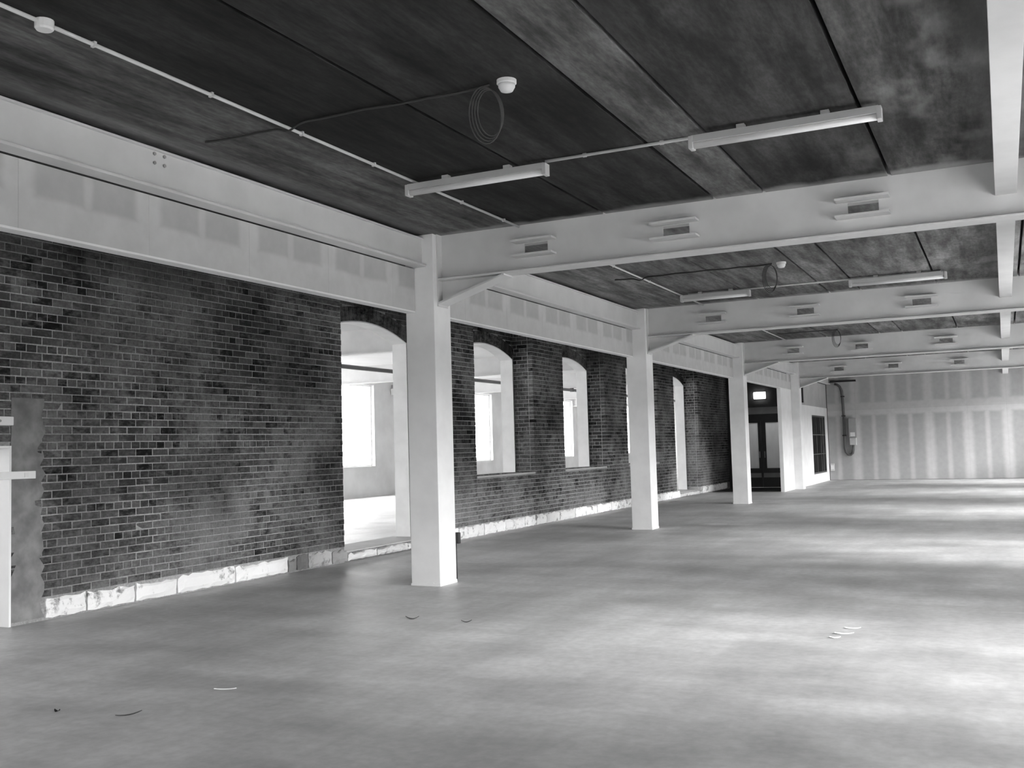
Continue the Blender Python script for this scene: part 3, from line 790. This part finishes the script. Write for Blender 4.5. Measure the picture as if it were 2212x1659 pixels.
# ------------------------------------------------------------------ cable and boxes on the end wall
tr = thing('cable_tray', 'short dark cable tray high in the corner of the end wall', 'tray', (-5.1, YFAR, 3.55))
MB().box(-5.6, -4.7, YFAR-.12, YFAR-.002, 3.52, 3.53).build('tray_base', 'black', tr); MB().box(-5.6, -4.7, YFAR-.125, YFAR-.12, 3.52, 3.58).build('tray_lip', 'black', tr)
cb = thing('supply_cable', 'thick grey cable dropping down the end wall and looping up to the boxes', 'cable', (-5.2, YFAR-.06, 1))
P = [(-5.45, 3.465), (-5.36, 3.44), (-5.27, 3.36), (-5.21, 3.2), (-5.19, 2.9), (-5.18, 2.4), (-5.18, 1.9), (-5.19, 1.4), (-5.19, 1.15), (-5.16, 1.0), (-5.09, .92), (-5.0, .9), (-4.93, .96), (-4.9, 1.08), (-4.89, 1.245)]
MB().tube([(p[0], YFAR-.055, p[1]) for p in P], .045, 8).build('cable_run', 'grey_cable', cb, True)
for z in (1.6, 2.3, 3.0): MB().box(-5.25, -5.12, YFAR-.105, YFAR-.002, z-.02, z+.02).build('cable_cleat', 'black', cb)
eb = thing('distribution_box', 'grey electrical box with a paler cover on the end wall', 'electrical box', (-4.9, YFAR-.1, 1.2))
MB().box(-5.02, -4.76, YFAR-.16, YFAR-.001, 1.52, 2.2).build('enclosure', 'box_grey', eb, bevel=.01)
MB().box(-5.0, -4.78, YFAR-.14, YFAR-.001, 1.25, 1.5).build('lower_box', 'box_pale', eb, bevel=.008)
MB().box(-4.97, -4.81, YFAR-.165, YFAR-.155, 1.56, 1.7).build('cover_plate', 'plastic', eb)
sk = thing('socket_box', 'small pale socket box low in the corner by the white wall panel', 'socket', (-5.66, YFAR-.05, .45))
MB().box(-5.72, -5.58, YFAR-.06, YFAR-.001, .34, .6).build('back_box', 'box_pale', sk, bevel=.006); MB().box(-5.70, -5.60, YFAR-.066, YFAR-.06, .4, .54).build('face_plate', 'plastic', sk)

# black outlet on the far side of the nearest column
ob = thing('outlet_box', 'small black outlet box on the far side of the nearest column', 'outlet', (-5.53, YC[0]+CW/2+.04, .43))
yb = YC[0]+CW/2+.002
MB().box(-5.58, -5.49, yb, yb+.06, .42, .54).build('box_body', 'black', ob, bevel=.006)
MB().tube([(-5.53, yb+.02, .42), (-5.53, yb+.02, .2), (-5.528, yb+.02, .015)], .008, 6).build('lead', 'dark_cable', ob, True)

# white timber piece on the wall at the left edge
br = thing('timber_bracket', 'short white timber bracket sticking out at the left edge of the brick wall', 'bracket', (XW, 6.3, 1.33))
MB().box(XW+.008, XW+.05, 6.0, 6.42, 1.30, 1.37).build('arm', 'white_paint', br, bevel=.004)
MB().box(XW+.05, XW+.056, 6.3, 6.34, 1.315, 1.355).build('fixing_plate', 'plastic', br)
br2 = thing('timber_block', 'small white timber block on the bricks above the low opening at left', 'block', (XW, 6.1, 1.8))
MB().box(XW+.008, XW+.05, 5.9, 6.19, 1.78, 1.86).build('block_body', 'white_paint', br2, bevel=.006); MB().tube([(XW+.05, 6.05, 1.82), (XW+.058, 6.05, 1.82)], .012, 6).build('screw_head', 'box_grey', br2)

# ------------------------------------------------------------------ scraps on the floor
def scrap(name, x, y, L, wdt, ang, mat, lab, cat, curl=.01):
    b_ = MB(); n = 6; v = []; ca, sa = math.cos(ang), math.sin(ang)
    for i in range(n+1):
        f_ = i/n; w_ = wdt*(.15+.85*math.sin(math.pi*min(1, max(0, f_*.9+.07))))*random.uniform(.8, 1.15); u = (f_-.5)*L
        for s_ in (-1, 1): v.append((x+ca*u-sa*w_/2*s_, y+sa*u+ca*w_/2*s_, .002+curl*(abs(f_-.5)*2)**2))
        v.append((x+ca*u, y+sa*u, .006+curl*(abs(f_-.5)*2)**2))
    f = []
    for i in range(n):
        k = 3*i; f += [(k, k+3, k+5, k+2), (k+2, k+5, k+4, k+1), (k, k+1, k+4, k+3)]
    f += [(0, 2, 1), (3*n, 3*n+1, 3*n+2)]
    b_.add(v, f); return tag(b_.build(name, mat), lab, cat)
scrap('dry_leaf', -4.71, 7.61, .12, .05, .3, 'leaf', 'dry dark leaf on the floor in front of the nearest column', 'leaf', .02)
scrap('dry_leaf', -4.17, 7.60, .09, .04, .5, 'leaf', 'smaller dark leaf on the floor right of the leaf by the nearest column', 'leaf', .015)
scrap('dry_leaf', -4.56, 4.30, .15, .022, 1.15, 'leaf', 'thin curved dark leaf on the floor at lower left', 'leaf', .01)
scrap('floor_crumb', -5.03, 4.21, .035, .03, .2, 'black', 'tiny black crumb on the floor near the lower left corner', 'debris', .012)
scrap('wood_splinter', -4.46, 4.98, .14, .03, .45, 'scrap', 'pale wood splinter on the floor at lower left', 'debris', .004)
for (x, y, L, lab) in ((-1.13, 8.22, .12, 'pale paper scrap on the bright floor, topmost of three'), (-1.16, 7.98, .14, 'pale paper scrap on the bright floor, middle of three'), (-1.2, 7.8, .08, 'pale paper scrap on the bright floor, lowest of three')):
    scrap('paper_scrap', x, y, L, .06, .25, 'scrap', lab, 'paper', .006)['group'] = 'paper scraps on the floor'
